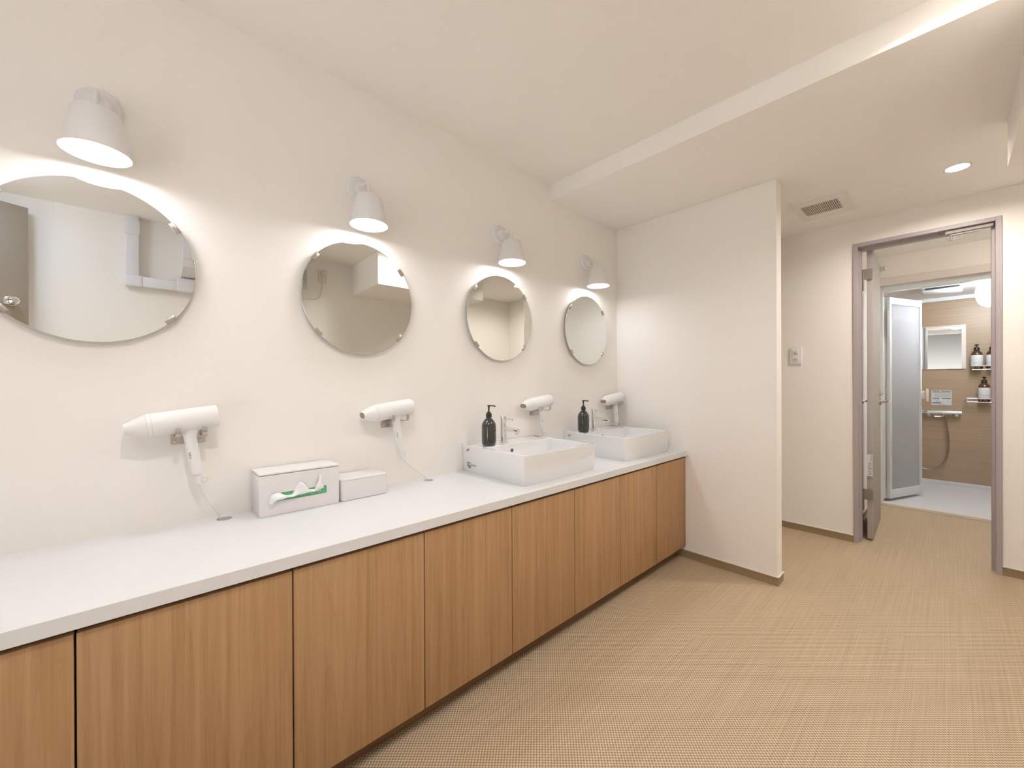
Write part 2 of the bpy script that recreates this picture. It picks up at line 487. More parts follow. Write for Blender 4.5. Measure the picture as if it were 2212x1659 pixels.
# doorway frame (door_1) with its slide rail and hinges
dx0, dx1 = X2 - .010, X2 + .095
fr = bpy.data.objects.new('door_1', None); C.objects.link(fr); fr.location = (X2, (FY0 + FY1) / 2, 0); fr['kind'] = 'structure'
ROOT[fr.name] = Vector(fr.location)
f = MB()
f.box(dx0, dx0 + .060, FY0 - .024, FY0, 0, FZ, .0015, 1).box(dx0 + .055, dx1, FY0 - .036, FY0, 0, FZ - .005, .001, 1)
f.build('jamb', 'frame', fr)
f = MB()
f.box(dx0, dx0 + .060, FY1, FY1 + .024, 0, FZ, .0015, 1).box(dx0 + .055, dx1, FY1, FY1 + .037, 0, FZ - .005, .001, 1)
f.build('jamb', 'frame', fr)
f = MB()
f.box(dx0, dx0 + .060, FY1 + .024, FY0 - .024, FZ - .024, FZ, .0015, 1).box(dx0 + .055, dx1, FY1 + .03, FY0 - .03, FZ - .040, FZ - .005, .001, 1)
f.build('head', 'frame', fr)
f = MB().box(dx0 + .02, dx0 + .05, FY1 + .030, FY1 + .22, FZ - .046, FZ - .026, .002, 1)
f.build('slide_rail', 'doorleaf', fr)
f = MB().box(dx0 + .03, dx0 + .055, FY1 + .08, FY1 + .20, FZ - .056, FZ - .047, .001, 1)
f.build('closer_arm', 'frame', fr)

# grey door leaf, swung open into the anteroom
lf = thing('door_leaf', 'grey flush door standing open inside the doorway at the far end', 'door', (3.70, -1.253, 0.012))
pA, pB = Vector((3.702, -1.2525)), Vector((4.335, -1.236))
MB().obox(pA, pB, .032, .014, 2.012, .001).build('leaf', 'doorleaf', lf)
for z in (0.32, 1.842):
    h = MB().box(3.688, 3.692, -1.2685, -1.2165, z - .036, z + .036, .0008, 1)
    for zz in (-.022, .022):
        for yy in (-1.262, -1.249): h.cyl((3.688, yy, z + zz), (3.6868, yy, z + zz), .0030, seg=12)
    o = h.build('hinge', 'hinge', lf)
    MB().cyl((3.688, -1.219, z - .11), (3.688, -1.219, z + .036), .0045, seg=14).build('pin', 'hinge', o)
# lever handles
def lever(side):
    yb = -1.238 + side * .016
    h = MB().cyl((4.262, yb, .945), (4.262, yb + side * .010, .945), .026, seg=28, bev=.002)
    h.tube([(4.262, yb + side * .008, .945), (4.262, yb + side * .048, .945), (4.250, yb + side * .056, .945), (4.235, yb + side * .058, .944), (4.15, yb + side * .060, .938)], .0085, smooth=2)
    h.build('lever_handle', 'nickel' if side < 0 else 'steel', lf)
lever(-1); lever(1)
MB().cyl((4.262, -1.254, 1.005), (4.262, -1.262, 1.005), .018, seg=24).cyl((4.262, -1.262, 1.005), (4.262, -1.276, 1.005), .006, seg=12).build('thumb_turn', 'nickel', lf)
b = MB().box(4.25, 4.325, -1.290, -1.252, 1.976, 1.998, .002, 1)
o = b.build('stay_box', 'bead', lf)
MB().cyl((4.30, -1.280, 1.998), (4.30, -1.280, 2.006), .005, seg=12).build('pin', 'steel', o)
st = MB().box(3.6845, 3.6853, -1.2665, -1.2385, .45, .60)
o = st.build('sticker', 'label', lf)
t = MB()
random.seed(3)
t.box(3.6838, 3.6843, -1.2600, -1.2575, .555, .595)
for k in range(9):
    z0 = .462 + k * .0098
    t.box(3.6838, 3.6843, -1.2630 + random.random() * .004, -1.2420 - random.random() * .004, z0, z0 + .0032)
t.build('print', 'print', o)

# shower door: white frame, threshold and a folded frosted leaf
sd = thing('shower_door', 'white framed frosted folding door, folded open into the shower', 'door', (X3, -1.30, 0.0))
f = MB()
f.box(X3 - .02, X3 + .045, -1.226, -1.196, .018, 1.945, .002, 1)
f.box(X3 + .0, X3 + .06, -1.196, -1.15, .0, 1.945, .002, 1)
f.build('frame_post', 'alu', sd)
MB().box(X3 - .02, X3 + .045, -2.10, -2.065, .018, 1.945, .002, 1).box(X3, X3 + .06, -2.5, -2.10, 0, 1.985).build('frame_post', 'alu', sd)
MB().box(X3 - .02, X3 + .045, -2.065, -1.226, 1.897, 1.945, .002, 1).build('head_rail', 'alu', sd)
MB().box(X3 - .012, X3 + .06, -2.065, -1.196, .0, .024, .002, 1).build('threshold', 'bead', sd)
def leaf(a, b):
    a, b = Vector(a), Vector(b); d = (b - a).normalized(); st_ = .032
    z0, z1 = .045, 1.862
    fm = MB()
    fm.obox(a, a + d * st_, .030, z0, z1, .002).obox(b - d * st_ * .8, b, .030, z0, z1, .002)
    fm.obox(a + d * .02, b - d * .02, .026, z1 - .062, z1, .002).obox(a + d * .02, b - d * .02, .026, z0, z0 + .075, .002)
    o = fm.build('leaf_frame', 'alu', sd)
    MB().obox(a + d * .025, b - d * .022, .005, z0 + .07, z1 - .055).build('frosted_pane', 'frosted', sd)
    return o
o1 = leaf((X3 + .085, -1.250), (5.435, -1.438))
o2 = leaf((X3 + .060, -1.212), (5.425, -1.378))
MB().box(5.42, 5.445, -1.478, -1.445, .935, 1.012, .003, 2).box(5.40, 5.440, -1.494, -1.476, .915, 1.032, .003, 2).build('pull_handle', 'bead', sd)
MB().box(X3 + .062, X3 + .075, -1.262, -1.247, 1.50, 1.74, .002, 1).build('latch_strip', 'ceramic', sd)

# ------------------------------------------------------------------ counter and cabinets
holes = [(0.195, -0.046), (0.939, -0.050), (1.6885, -0.046), (2.432, -0.046)]
ct = MB().plate([(XW, -.5058), (XL, -.5058), (XL, 0), (XW, 0)], [circ(x, y, .021) for x, y in holes], lambda u, v, d: (u, v, d), ZB, ZT)
o = ct.build('countertop', 'counter', None, 30)
tag(o, 'long white countertop running under the round mirrors', 'countertop')
e = [2.520, 2.152, 1.776, 1.409, 1.0324, 0.656, 0.280, -0.094, -0.470, -0.846, -1.25]
names = ['right at the end wall', 'below the nearer basin', 'below the small white box', 'below the first hair dryer', 'at the left edge of the photo']
labs = ['light oak base cabinet at the end wall, below the farther basin',
        'light oak base cabinet below the nearer basin',
        'light oak base cabinet below the plain bare stretch of counter before the nearer basin',
        'light oak base cabinet with the widest-looking doors, at the lower left below the tissue box',
        'light oak base cabinet outside the frame beyond the leftmost door']
for i in range(5):
    x1, xm, x0 = e[2 * i], e[2 * i + 1], e[2 * i + 2]
    cb = thing('base_cabinet', labs[i], 'cabinet', ((x0 + x1) / 2, -.25, 0), 'oak base cabinets under the counter')
    MB().box(x0, x1, -.4640, -.01, .0717, .595).box(x0, x1, -.4400, -.4300, .59, ZB - .001).build('carcass', 'wood_dark', cb)
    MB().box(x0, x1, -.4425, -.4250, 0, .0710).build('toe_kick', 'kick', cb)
    for a, b in ((x0, xm), (xm, x1)):
        MB().box(a + .0018, b - .0018, -.4958, -.4720, .0717, .6285, .0010, 2).build('door', 'wood', cb)

# ------------------------------------------------------------------ mirrors and sconces
PX = [-.095, .6525, 1.400, 2.1475]
def make_mirror(x):
    r = .2235
    t = thing('round_mirror', '', 'mirror', (x, 0, 1.442), 'round mirrors on the left wall')
    MB().lathe([(r, 0), (r, .0045), (r - .0008, .0050)], (x, -.0145, 1.442), (0, -1, 0), 128).build('rim', 'mirror_edge', t, 20)
    g = MB().lathe([(r - .0010, 0), (r - .0010, .0002)], (x, -.0195, 1.442), (0, -1, 0), 128).build('glass', 'mirror', t, 0)
    for a in (38, 142, 222, 318):
        ca, sa = math.cos(math.radians(a)), math.sin(math.radians(a))
        R = Matrix.Rotation(-math.radians(a), 3, 'Y')
        m = MB()
        cx, cz = x + ca * (r - .004), 1.442 + sa * (r - .004)
        m.box(cx - .0075, cx + .0075, -.0235, -.0205, cz - .0155, cz + .0155, .0012, 2, rot=R)
        cx, cz = x + ca * (r + .0020), 1.442 + sa * (r + .0020)
        m.box(cx - .0012, cx + .0012, -.0235, -.0125, cz - .0155, cz + .0155, .0004, 1, rot=R)
        m.build('clip', 'steel', t)
    # spacer disc behind the glass that carries it off the wall
    MB().cyl((x, -.0145, 1.442), (x, -.0015, 1.442), .12).build('backing', 'lamp_white', t)
    return t
ml = ['nearest round mirror, cut by the left edge of the photo, reflecting a brown door',
      'second round mirror from the left, reflecting a wall outlet',
      'third round mirror from the left, reflecting a ceiling downlight',
      'farthest round mirror, next to the room corner']
m0 = make_mirror(PX[0]); m0['label'] = ml[0]
for k in (1, 2, 3):
    m = copy_tree(m0, (PX[k], 0, 1.442)); m['label'] = ml[k]
    m.rotation_euler.x = (0, -.009, -.006, -.006)[k]      # hung a hair off plumb

def make_sconce(x):
    t = thing('wall_sconce', '', 'wall lamp', (x, 0, 1.888), 'white wall sconces above the mirrors')
    MB().lathe([(.0480, 0), (.0490, .004), (.0480, .014), (.044, .020), (.030, .024), (.0001, .025)], (x, 0, 1.888), (0, -1, 0), 48).build('wall_plate', 'lamp_white', t)
    MB().lathe([(.024, .020), (.026, .026), (.026, .046), (.022, .052), (.0001, .053)], (x, 0, 1.880), (0, -1, 0), 40).build('knuckle', 'lamp_white', t)
    MB().tube([(x, -.045, 1.886), (x, -.060, 1.890), (x, -.082, 1.891), (x, -.098, 1.883), (x, -.105, 1.866), (x, -.105, 1.828)], .0052, smooth=2).build('arm', 'lamp_white', t)
    sx, sy = x, -.105
    outer = [(.010, 1.834), (.028, 1.8325), (.043, 1.828), (.0490, 1.819), (.0700, 1.7170)]
    inner = [(.0685, 1.7170), (.0675, 1.7230), (.0475, 1.816), (.010, 1.828)]
    MB().lathe([(r, z) for r, z in outer + inner], (sx, sy, 0), (0, 0, 1), 64, cap0=True, cap1=True).build('shade', 'lamp_white', t)
    o = MB().lathe([(.0680, 0), (.0001, .0005)], (sx, sy, 1.7205), (0, 0, -1), 64, cap0=True, cap1=True).build('glowing_diffuser', 'sconce_glow', t)
    o['label'] = 'bright white glowing diffuser'
    return t
sl = ['nearest white wall sconce, above the mirror at the left edge of the photo',
      'white wall sconce above the second mirror from the left',
      'white wall sconce above the third mirror from the left',
      'farthest white wall sconce, beside the room corner']
SX = [(-.083, -.011), (.649, -.007), (1.400, -.001), (2.1475, 0)]
s0 = make_sconce(PX[0]); s0['label'] = sl[0]
for k in (1, 2, 3):
    m = copy_tree(s0, (SX[k][0], 0, 1.888 + SX[k][1])); m['label'] = sl[k]
s0.location = (SX[0][0], 0, 1.888 + SX[0][1])

# ------------------------------------------------------------------ hair dryers, holders, cord holes
def oval(cx, cy, cz, ry, rz, n=40, p=2.0):
    out = []
    for i in range(n):
        a = 2 * PI * i / n; ca, sa = math.cos(a), math.sin(a)
        out.append(Vector((cx, cy + ry * math.copysign(abs(ca) ** (2 / p), ca), cz + rz * math.copysign(abs(sa) ** (2 / p), sa))))
    return out
YD = -.050
def make_dryer():
    t = thing('hair_dryer', '', 'hair dryer', (.10, YD, .98), 'white hair dryers hanging on the wall')
    tilt = Matrix.Translation((.09, YD, .990)) @ Matrix.Rotation(-.125, 4, 'Y') @ Matrix.Translation((-.09, -YD, -.990))
    T_ = lambda ring: [tilt @ p for p in ring]
    z = .990
    def sec(x, ry, rz, p=2.0, dz=0): return T_(oval(x, YD, z + dz, ry, rz, 48, p))
    R = .0350
    b = MB().rings([sec(.0115, R - .002, R - .002), sec(.0125, R, R), sec(.176, R * 1.0, R * 1.0), sec(.1785, R - .0015, R - .0015), sec(.1790, R - .006, R - .006), sec(.172, R - .007, R - .007)])
    # neck blending into the handle
    b.rings([[Vector((.1085 + .030 * math.cos(a), YD + .0215 * math.sin(a), .968)) for a in [2 * PI * i / 32 for i in range(32)]],
             [Vector((.1085 + .0225 * math.cos(a), YD + .0175 * math.sin(a), .956)) for a in [2 * PI * i / 32 for i in range(32)]],
             [Vector((.1090 + .0175 * math.cos(a), YD + .0165 * math.sin(a), .942)) for a in [2 * PI * i / 32 for i in range(32)]]])
    b.build('body', 'dryer', t)
    MB().rings([sec(.0225, R + .0001, R + .0001), sec(.0231, R + .0001, R + .0001)]).build('seam', 'dryer_seam', t)
    n = MB().rings([sec(.0118, R - .0010, R - .0010), sec(.006, R - .0015, R - .003), sec(-.014, .0300, .0245, 2.2), sec(-.034, .0270, .0150, 2.6), sec(-.0365, .0262, .0142, 2.6),
                    sec(-.0360, .0240, .0120, 2.6), sec(-.020, .0225, .0130, 2.5), sec(.004, .020, .018, 2.2)])
    n.build('nozzle', 'dryer', t)
    MB().rings([sec(-.0345, .0238, .0119, 2.6), sec(-.0342, .0238, .0119, 2.6)]).build('air_outlet', 'outlet_dark', t)
    hx, hz0, hz1 = .1090, .942, .8245
    sl_ = .0165
    def hp(z_): return hx + (hz0 - z_) / (hz0 - hz1) * sl_
    rg = []
    for z_, r_ in ((hz0 + .006, .0155), (hz0, .0162), (.90, .0162), (.86, .0160), (.828, .0157), (.8245, .0140)):
        rg.append([Vector((hp(z_) + r_ * math.cos(a), YD + r_ * .95 * math.sin(a), z_)) for a in [2 * PI * i / 32 for i in range(32)]])
    h = MB().rings(rg).build('handle', 'dryer', t)
    mk = MB()
    for k, (wd_, zz) in enumerate(((.005, .893), (.003, .889), (.005, .885), (.002, .881), (.004, .877))):
        mk.box(hp(zz) - .0145 + .004, hp(zz) - .0145 + .004 + wd_, YD - .0148, YD - .0120, zz, zz + .0012)
    mk.build('switch_print', 'print', h)
    MB().lathe([(.0088, 0), (.0082, .012), (.0070, .030), (.0058, .031)], (hp(.8245), YD, .8245), (.14, 0, -1), 20).build('cable_sleeve', 'dryer', t)
    lx, lz = hp(.8245) + .019, .805
    MB().tube([(lx - .012, YD, lz + .004)] + [(lx + .0075 * math.cos(a), YD, lz + .0095 * math.sin(a)) for a in [math.radians(d) for d in range(150, -190, -20)]] + [(lx - .012, YD, lz - .004)], .0012, 8).build('hanging_loop', 'cord', t)
    x0 = hp(.8245) + .0045
    MB().tube([(x0, YD, .795), (x0 + .003, YD, .775), (x0 + .020, YD + .002, .735), (x0 + .045, YD + .003, .700), (.1845, -.047, .672), (.187, -.046, .655), (.188, -.046, .625)], .0018, 10, smooth=2).build('cord', 'cord', t)
    return t
dl = ['nearest white hair dryer, seen side-on below the leftmost mirror',
      'white hair dryer hanging above the small white box',
      'white hair dryer hanging behind the nearer basin and faucet',
      'farthest white hair dryer, hanging beside the corner behind the farther basin']
DO = [0, .676, 1.563, 2.312]
HO = DO
d0 = make_dryer(); d0['label'] = dl[0]
for k in (1, 2, 3):
    m = copy_tree(d0, (.10 + DO[k], YD, .98)); m['label'] = dl[k]
    if k == 1:   # its cord runs farther to reach its hole
        for ch in m.children:
            if ch.name.startswith('cord'):
                ch.data = ch.data.copy()
                for v in ch.data.vertices:
                    f_ = max(0.0, min(1.0, (.795 - (v.co.z + .98)) / .12))
                    v.co.x += .0725 * f_ ** 1.15; v.co.y -= .004 * f_
    if k == 2:
        for ch in m.children:
            if ch.name.startswith('cord'):
                ch.data = ch.data.copy()
                for v in ch.data.vertices:
                    f_ = max(0.0, min(1.0, (.795 - (v.co.z + .98)) / .12)); v.co.x -= .0675 * f_
    if k == 3:
        for ch in m.children:
            if ch.name.startswith('cord'):
                ch.data = ch.data.copy()
                for v in ch.data.vertices:
                    f_ = max(0.0, min(1.0, (.795 - (v.co.z + .98)) / .12)); v.co.x -= .0690 * f_

def make_holder():
    t = thing('dryer_holder', '', 'wall bracket', (.108, 0, .938), 'steel hair dryer brackets on the wall')
    MB().plate(rrect(.0656, .1510, .9155, .962, .004, 3), [], lambda u, v, d: (u, d, v), -.0001, -.0025).build('back_plate', 'steel', t)
    for x in (.0795, .1420):
        h = MB()
        # strap bent forward under the barrel and up at its end
        pth = [(-.002, .944), (-.020, .9445), (-.045, .9440), (-.065, .9440), (-.080, .9460), (-.0880, .9510), (-.0900, .9590), (-.0895, .9660), (-.0880, .9715)]
        q = pth
        for _ in range(2):
            n_ = [q[0]]
            for a, b_ in zip(q[:-1], q[1:]): n_ += [(a[0] * .75 + b_[0] * .25, a[1] * .75 + b_[1] * .25), (a[0] * .25 + b_[0] * .75, a[1] * .25 + b_[1] * .75)]
            n_.append(q[-1]); q = n_
        rs = []
        for i, (y, z) in enumerate(q):
            a, b_ = q[max(i - 1, 0)], q[min(i + 1, len(q) - 1)]
            d = Vector((0, b_[0] - a[0], b_[1] - a[1])).normalized(); nn = Vector((0, -d.z, d.y)) * .0011
            hw = .0062 * (0.75 if i == len(q) - 1 else 1)
            P_ = Vector((x, y, z))
            rs.append([P_ + nn + Vector((hw, 0, 0)), P_ + nn - Vector((hw, 0, 0)), P_ - nn - Vector((hw, 0, 0)), P_ - nn + Vector((hw, 0, 0))])
        h.rings(rs); h.build('hook', 'steel', t)
    for x in (.0760, .1405):
        MB().lathe([(.0048, 0), (.0046, .0015), (.0028, .0030), (.0001, .0034)], (x, -.0025, .9255), (0, -1, 0), 20).build('screw', 'nickel', t)
    return t
hl = ['steel bracket holding the nearest hair dryer', 'steel bracket holding the hair dryer above the small white box',
      'steel bracket holding the hair dryer behind the nearer basin', 'steel bracket holding the farthest hair dryer, beside the corner']
h0 = make_holder(); h0['label'] = hl[0]
for k in (1, 2, 3):
    m = copy_tree(h0, (.108 + HO[k], 0, .938)); m['label'] = hl[k]

# ------------------------------------------------------------------ basins, faucets, soap bottles
def make_basin():
    x0, x1, y0, y1 = 1.1575, 1.6560, -.4360, -.0010
    zt_, zb_ = .8000, ZT
    t = thing('basin', '', 'sink', ((x0 + x1) / 2, y0 / 2, ZT), 'square white vessel basins on the counter')
    bl = rrect(x0 + .016, x1 - .016, y0 + .014, -.148, .016, 6)            # bowl opening
    fx = (x0 + x1) / 2 - .0549
    b = MB()
    bm = b.bm
    # rim, outer walls, bowl walls, bowl floor
    n = len(bl)
    def inset(k): return rrect(x0 + .016 + k, x1 - .016 - k, y0 + .014 + k, -.148 - k, .016 + k * .8, 6)
    t_ = bmesh.new(); es = []
    ot_, it_ = rrect(x0 + .0012, x1 - .0012, y0 + .0012, y1, .004, 3), inset(-.0015)
    for lp_ in (ot_, it_):
        vs = [t_.verts.new((u, v, zt_)) for u, v in lp_]
        es += [t_.edges.new((vs[i], vs[(i + 1) % len(vs)])) for i in range(len(vs))]
    bmesh.ops.triangle_fill(t_, use_beauty=True, use_dissolve=False, edges=es)
    b._merge(t_)
    b.rings([[Vector((u, v, zt_)) for u, v in it_], [Vector((u, v, zt_ - .0015)) for u, v in inset(0)], [Vector((u, v, zt_ - .05)) for u, v in inset(.003)],
             [Vector((u, v, zt_ - .088)) for u, v in inset(.010)], [Vector((u, v, zt_ - .098)) for u, v in inset(.022)], [Vector((u, v, zt_ - .103)) for u, v in inset(.07)]], cap0=False, cap1=True)
    def ring(k, z): return [Vector((u, v, z)) for u, v in rrect(x0 + k, x1 - k, y0 + k, y1, .004, 3)]
    b.rings([[Vector((u, v, zt_)) for u, v in ot_], ring(0, zt_ - .0015), ring(.0003, zt_ - .01), ring(.009, zb_ + .004), ring(.011, zb_)], cap0=False, cap1=True)
    b.build('bowl', 'ceramic', t, 30)
    # low lip around the rear deck
    lp = MB()
    lp.box(x0 + .0015, x0 + .014, -.150, y1, zt_ + .0001, zt_ + .0030, .001, 2).box(x1 - .014, x1 - .0015, -.150, y1, zt_ + .0001, zt_ + .0030, .001, 2).box(x0 + .014, x1 - .014, -.016, y1, zt_ + .0001, zt_ + .0030, .001, 2)
    lp.build('rear_lip', 'ceramic', t)
    MB().lathe([(.0085, 0), (.0085, .0012)], (fx - .002, -.1528, zt_ - .032), (0, -1, 0), 24).build('overflow_hole', 'hole', t)
    MB().lathe([(.021, 0), (.021, .002), (.016, .003), (.0001, .0035)], (fx, -.29, zt_ - .1035), (0, 0, 1), 28).build('drain', 'chrome', t)
    mk = MB()
    mk.box(x0 - .0002, x0 + .001, -.050, -.036, .776, .7785).box(x0 - .0002, x0 + .001, -.047, -.040, .779, .7835).box(x0 - .0002, x0 + .001, -.0565, -.051, .7790, .7845).box(x0 - .0002, x0 + .001, -.048, -.036, .7725, .7740)
    mk.build('maker_mark', 'print', t)
    return t
b0 = make_basin()
b0['label'] = 'nearer square white vessel basin, with small printed text low on its left side'
# printed text block on the nearer basin only, a part of its own
def text_marks(x0):
    mk = MB()
    for ya, yb, z, h_ in ((-.062, -.036, .7175, .0022), (-.045, -.036, .7095, .0030), (-.105, -.066, .7085, .0010), (-.062, -.038, .7000, .0052), (-.058, -.046, .6925, .0030)):
        mk.box(x0 + .0035, x0 + .0085, ya, yb, z, z + h_)
    return mk
tm = text_marks(1.1575).build('printed_text', 'print', None)
for v in tm.data.vertices: v.co -= ROOT[b0.name]
BO = .7690
b1 = copy_tree(b0, (b0.location[0] + BO, b0.location[1], b0.location[2]))
b1['label'] = 'farther square white vessel basin, against the end wall'
tm.parent = b0

def make_faucet():
    x, y, z = 1.3519, -.085, .8000
    t = thing('faucet', '', 'faucet', (x, y, z), 'chrome basin faucets')
    MB().lathe([(.0235, 0), (.0235, .004), (.0195, .0062), (.0160, .0065)], (x, y, z), (0, 0, 1), 40).cyl((x, y, z + .006), (x, y, z + .1000), .0158, seg=40, bev=.0006).build('column', 'chrome', t)
    MB().cyl((x, y, z + .1010), (x, y, z + .1370), .0158, seg=40, bev=.0012).build('cap', 'chrome', t)
    s_ = MB().cyl((x, y - .008, z + .0730), (x, y - .112, z + .0660), .0110, seg=32, bev=.0008)
    s_.cyl((x, y - .100, z + .062), (x, y - .1015, z + .048), .0072, seg=24, bev=.0006)
    s_.build('spout', 'chrome', t)
    MB().tube([(x, y - .014, z + .1240), (x, y - .070, z + .1195)], .0042, 16).build('lever', 'chrome', t)
    return t
f0 = make_faucet(); f0['label'] = 'chrome single-lever faucet on the nearer basin'
f1 = copy_tree(f0, (f0.location[0] + BO, f0.location[1], .8000)); f1['label'] = 'chrome single-lever faucet on the farther basin'

def make_soap():
    x, y, z = 1.2437, -.1193, .8000
    x, y = 1.236, -.112
    t = thing('soap_dispenser', '', 'bottle', (x, y, z), 'black pump bottles on the basins')
    k = .0352
    MB().lathe([(.001, 0), (k - .007, .0), (k - .0025, .004), (k - .0002, .016), (k, .045), (k, .094), (k - .001, .102), (k - .006, .114), (k - .015, .126), (.0125, .134), (.0122, .1400)], (x, y, z), (0, 0, 1), 56).build('bottle_body', 'bottle', t, 40)
    MB().lathe([(.0138, .1360), (.0142, .1370), (.0142, .1540), (.0132, .1550), (.0088, .1555), (.0088, .1615), (.0080, .1625), (.0048, .163)], (x, y, z), (0, 0, 1), 36).build('collar', 'pump', t)
    MB().lathe([(.0036, .162), (.0038, .175), (.0052, .188), (.0066, .1920), (.0060, .1940)], (x, y, z), (0, 0, 1), 28).tube([(x - .006, y + .004, z + .1925), (x + .004, y - .004, z + .1925), (x + .020, y - .014, z + .1905), (x + .027, y - .0185, z + .1880)], .0031, 12, smooth=1).build('pump_head', 'pump', t)
    return t
p0 = make_soap(); p0['label'] = 'black pump soap bottle on the nearer basin'
p1 = copy_tree(p0, (p0.location[0] + .7440, p0.location[1], .8000)); p1['label'] = 'black pump soap bottle on the farther basin'

# ------------------------------------------------------------------ tissue box and small box
x0, x1, y0, y1, zt_ = .2755, .5255, -.1240, -.0060, .8110
ti = thing('tissue_box', 'white rectangular tissue box cover with a green slot on the counter', 'tissue box', ((x0 + x1) / 2, y0 / 2, ZT))
slot = rrect(.3150, .4825, .7150, .7420, .004, 4)
b = MB()
b.plate(rrect(x0 + .003, x1 - .003, ZT + .001, .8030, .002, 2), [slot], lambda u, v, d: (u, d, v), y0, y0 + .0025)
b.bm.normal_update()
b.box(x0, x0 + .006, y0 + .0005, y1, ZT, .8030, .0015, 2).box(x1 - .006, x1, y0 + .0005, y1, ZT, .8030, .0015, 2).box(x0 + .003, x1 - .003, y1 - .004, y1, ZT, .8030, .001, 1).box(x0 + .003, x1 - .003, y0 + .002, y1 - .002, ZT, ZT + .004)
b.build('box_shell', 'plastic', ti)
MB().box(x0 - .0003, x1 + .0003, y0 - .0005, y1, .8045, zt_, .0018, 3).build('lid', 'plastic', ti)
MB().box(x0 + .012, x1 - .012, y0 + .0045, y1 - .010, ZT + .008, .775).build('green_carton', 'green', ti)
# tissue: crumpled sheet coming out of the slot
prof = [(0, .7060, .7150), (.04, .7120, .7400), (.12, .7200, .7440), (.20, .7185, .7425), (.28, .7235, .7330), (.38, .7245, .7290), (.44, .7255, .7330), (.50, .7260, .7540), (.555, .7265, .7680), (.60, .7275, .7690), (.66, .7285, .7570), (.74, .7290, .7390), (.82, .7290, .7350), (.86, .7300, .7550), (.885, .7310, .7580), (.905, .7320, .7830), (.93, .7330, .7880), (.95, .7335, .7600), (1.0, .7370, .7390)]
def lerp_prof(u):
    for a, b_ in zip(prof[:-1], prof[1:]):
        if a[0] <= u <= b_[0]:
            f_ = (u - a[0]) / (b_[0] - a[0]); return a[1] + (b_[1] - a[1]) * f_, a[2] + (b_[2] - a[2]) * f_
    return prof[-1][1:]
def tissue_pt(u, v, side):
    zb_, zt2 = lerp_prof(u)
    x = .3065 + .1625 * u + .004 * math.sin(v * 5) * (1 if u < .8 else -.5)
    z = zb_ + (zt2 - zb_) * v
    y = y0 - .002 - .014 * math.sin(PI * min(1, v * .9 + .1)) ** .7 - .006 * v * math.sin(u * 23) - .004 * mnoise.noise(Vector((u * 9, v * 4, 1)))
    return Vector((x, y + side * .0004, z))
tb = MB(); nu, nv = 72, 10
for sd_ in (0, 1):
    vs = [[tb.bm.verts.new(tissue_pt(i / nu, j / nv, sd_)) for j in range(nv + 1)] for i in range(nu + 1)]
    for i in range(nu):
        for j in range(nv): tb.bm.faces.new((vs[i][j], vs[i + 1][j], vs[i + 1][j + 1], vs[i][j + 1]))
tb.box(.345, .462, y0 - .003, y0 + .012, .7270, .7290)
tb.build('tissue_sheet', 'tissue', ti, 60)

sb = thing('storage_box', 'small low white box on the counter, right of the tissue box', 'box', (.622, -.066, ZT))
def rr3(k, z): return [Vector((u, v, z)) for u, v in rrect(.5325 + k, .7115 - k, -.1260 + k, -.0080 - k, .012 - k * .5, 6)]
MB().rings([rr3(.004, ZT), rr3(.0008, ZT + .003), rr3(0, ZT + .008), rr3(0, .7435), rr3(.0008, .7446)]).build('tray', 'plastic', sb)
MB().rings([rr3(.0006, .7452), rr3(0, .7462), rr3(0, .7488), rr3(.0015, .7500), rr3(.006, .7502)]).build('lid', 'plastic', sb)

# ------------------------------------------------------------------ ceiling things
def downlight(x, y, r, z, glow, label, deep):
    t = thing('downlight', label, 'ceiling light', (x, y, z))
    MB().lathe([(r - .0025, -.001), (r - .002, .002), (r + .007, .0015), (r + .008, .0001), (r - .0005, .0001), (r - .0005, -.004)], (x, y, z), (0, 0, -1), 48, cap0=False, cap1=False).build('trim_ring', 'lamp_white', t)
    MB().lathe([(r - .0015, .0), (r - .0030, deep), (r - .0008, deep), (r - .0006, .0)], (x, y, z), (0, 0, 1), 48, cap0=False, cap1=False).build('reflector', 'lamp_white', t)
    MB().lathe([(r - .003, deep - .0005), (r - .003, deep), (.0001, deep + .0005)], (x, y, z), (0, 0, 1), 48).build('glowing_lens', glow, t)
    return t
downlight(*DL_LOW, ZL, 'down_glow', 'round glowing downlight in the lower ceiling in front of the doorway', .012)
downlight(*DL_HIGH[0], ZC, 'down_glow_high', 'round downlight in the higher ceiling beside the ceiling step', .03)
downlight(*DL_HIGH[1], ZC, 'down_glow_high', 'round downlight in the higher ceiling above the camera', .03)
t = thing('ceiling_lamp', 'added unseen cool lamp behind the camera, tinting the opposite wall', 'ceiling light', (-.62, -1.75, ZC))  # added lamp, cools the wall reflected in the nearest mirror
MB().lathe([(.09, 0), (.095, .004), (.09, .02)], (-.62, -1.75, ZC), (0, 0, -1), 48).build('base', 'lamp_white', t)
MB().lathe([(.088, .018), (.086, .040), (.06, .052), (.0001, .055)], (-.62, -1.75, ZC), (0, 0, -1), 48).build('cool_glow', 'cool_glow', t)
t = thing('ceiling_lamp', 'warm ceiling lamp of the anteroom, hidden right of the doorway', 'ceiling light', (4.2, -2.15, ZL))
MB().lathe([(.12, 0), (.12, .02), (.08, .045), (.0001, .05)], (4.2, -2.15, ZL), (0, 0, -1), 48).build('glow', 'ante_glow', t)

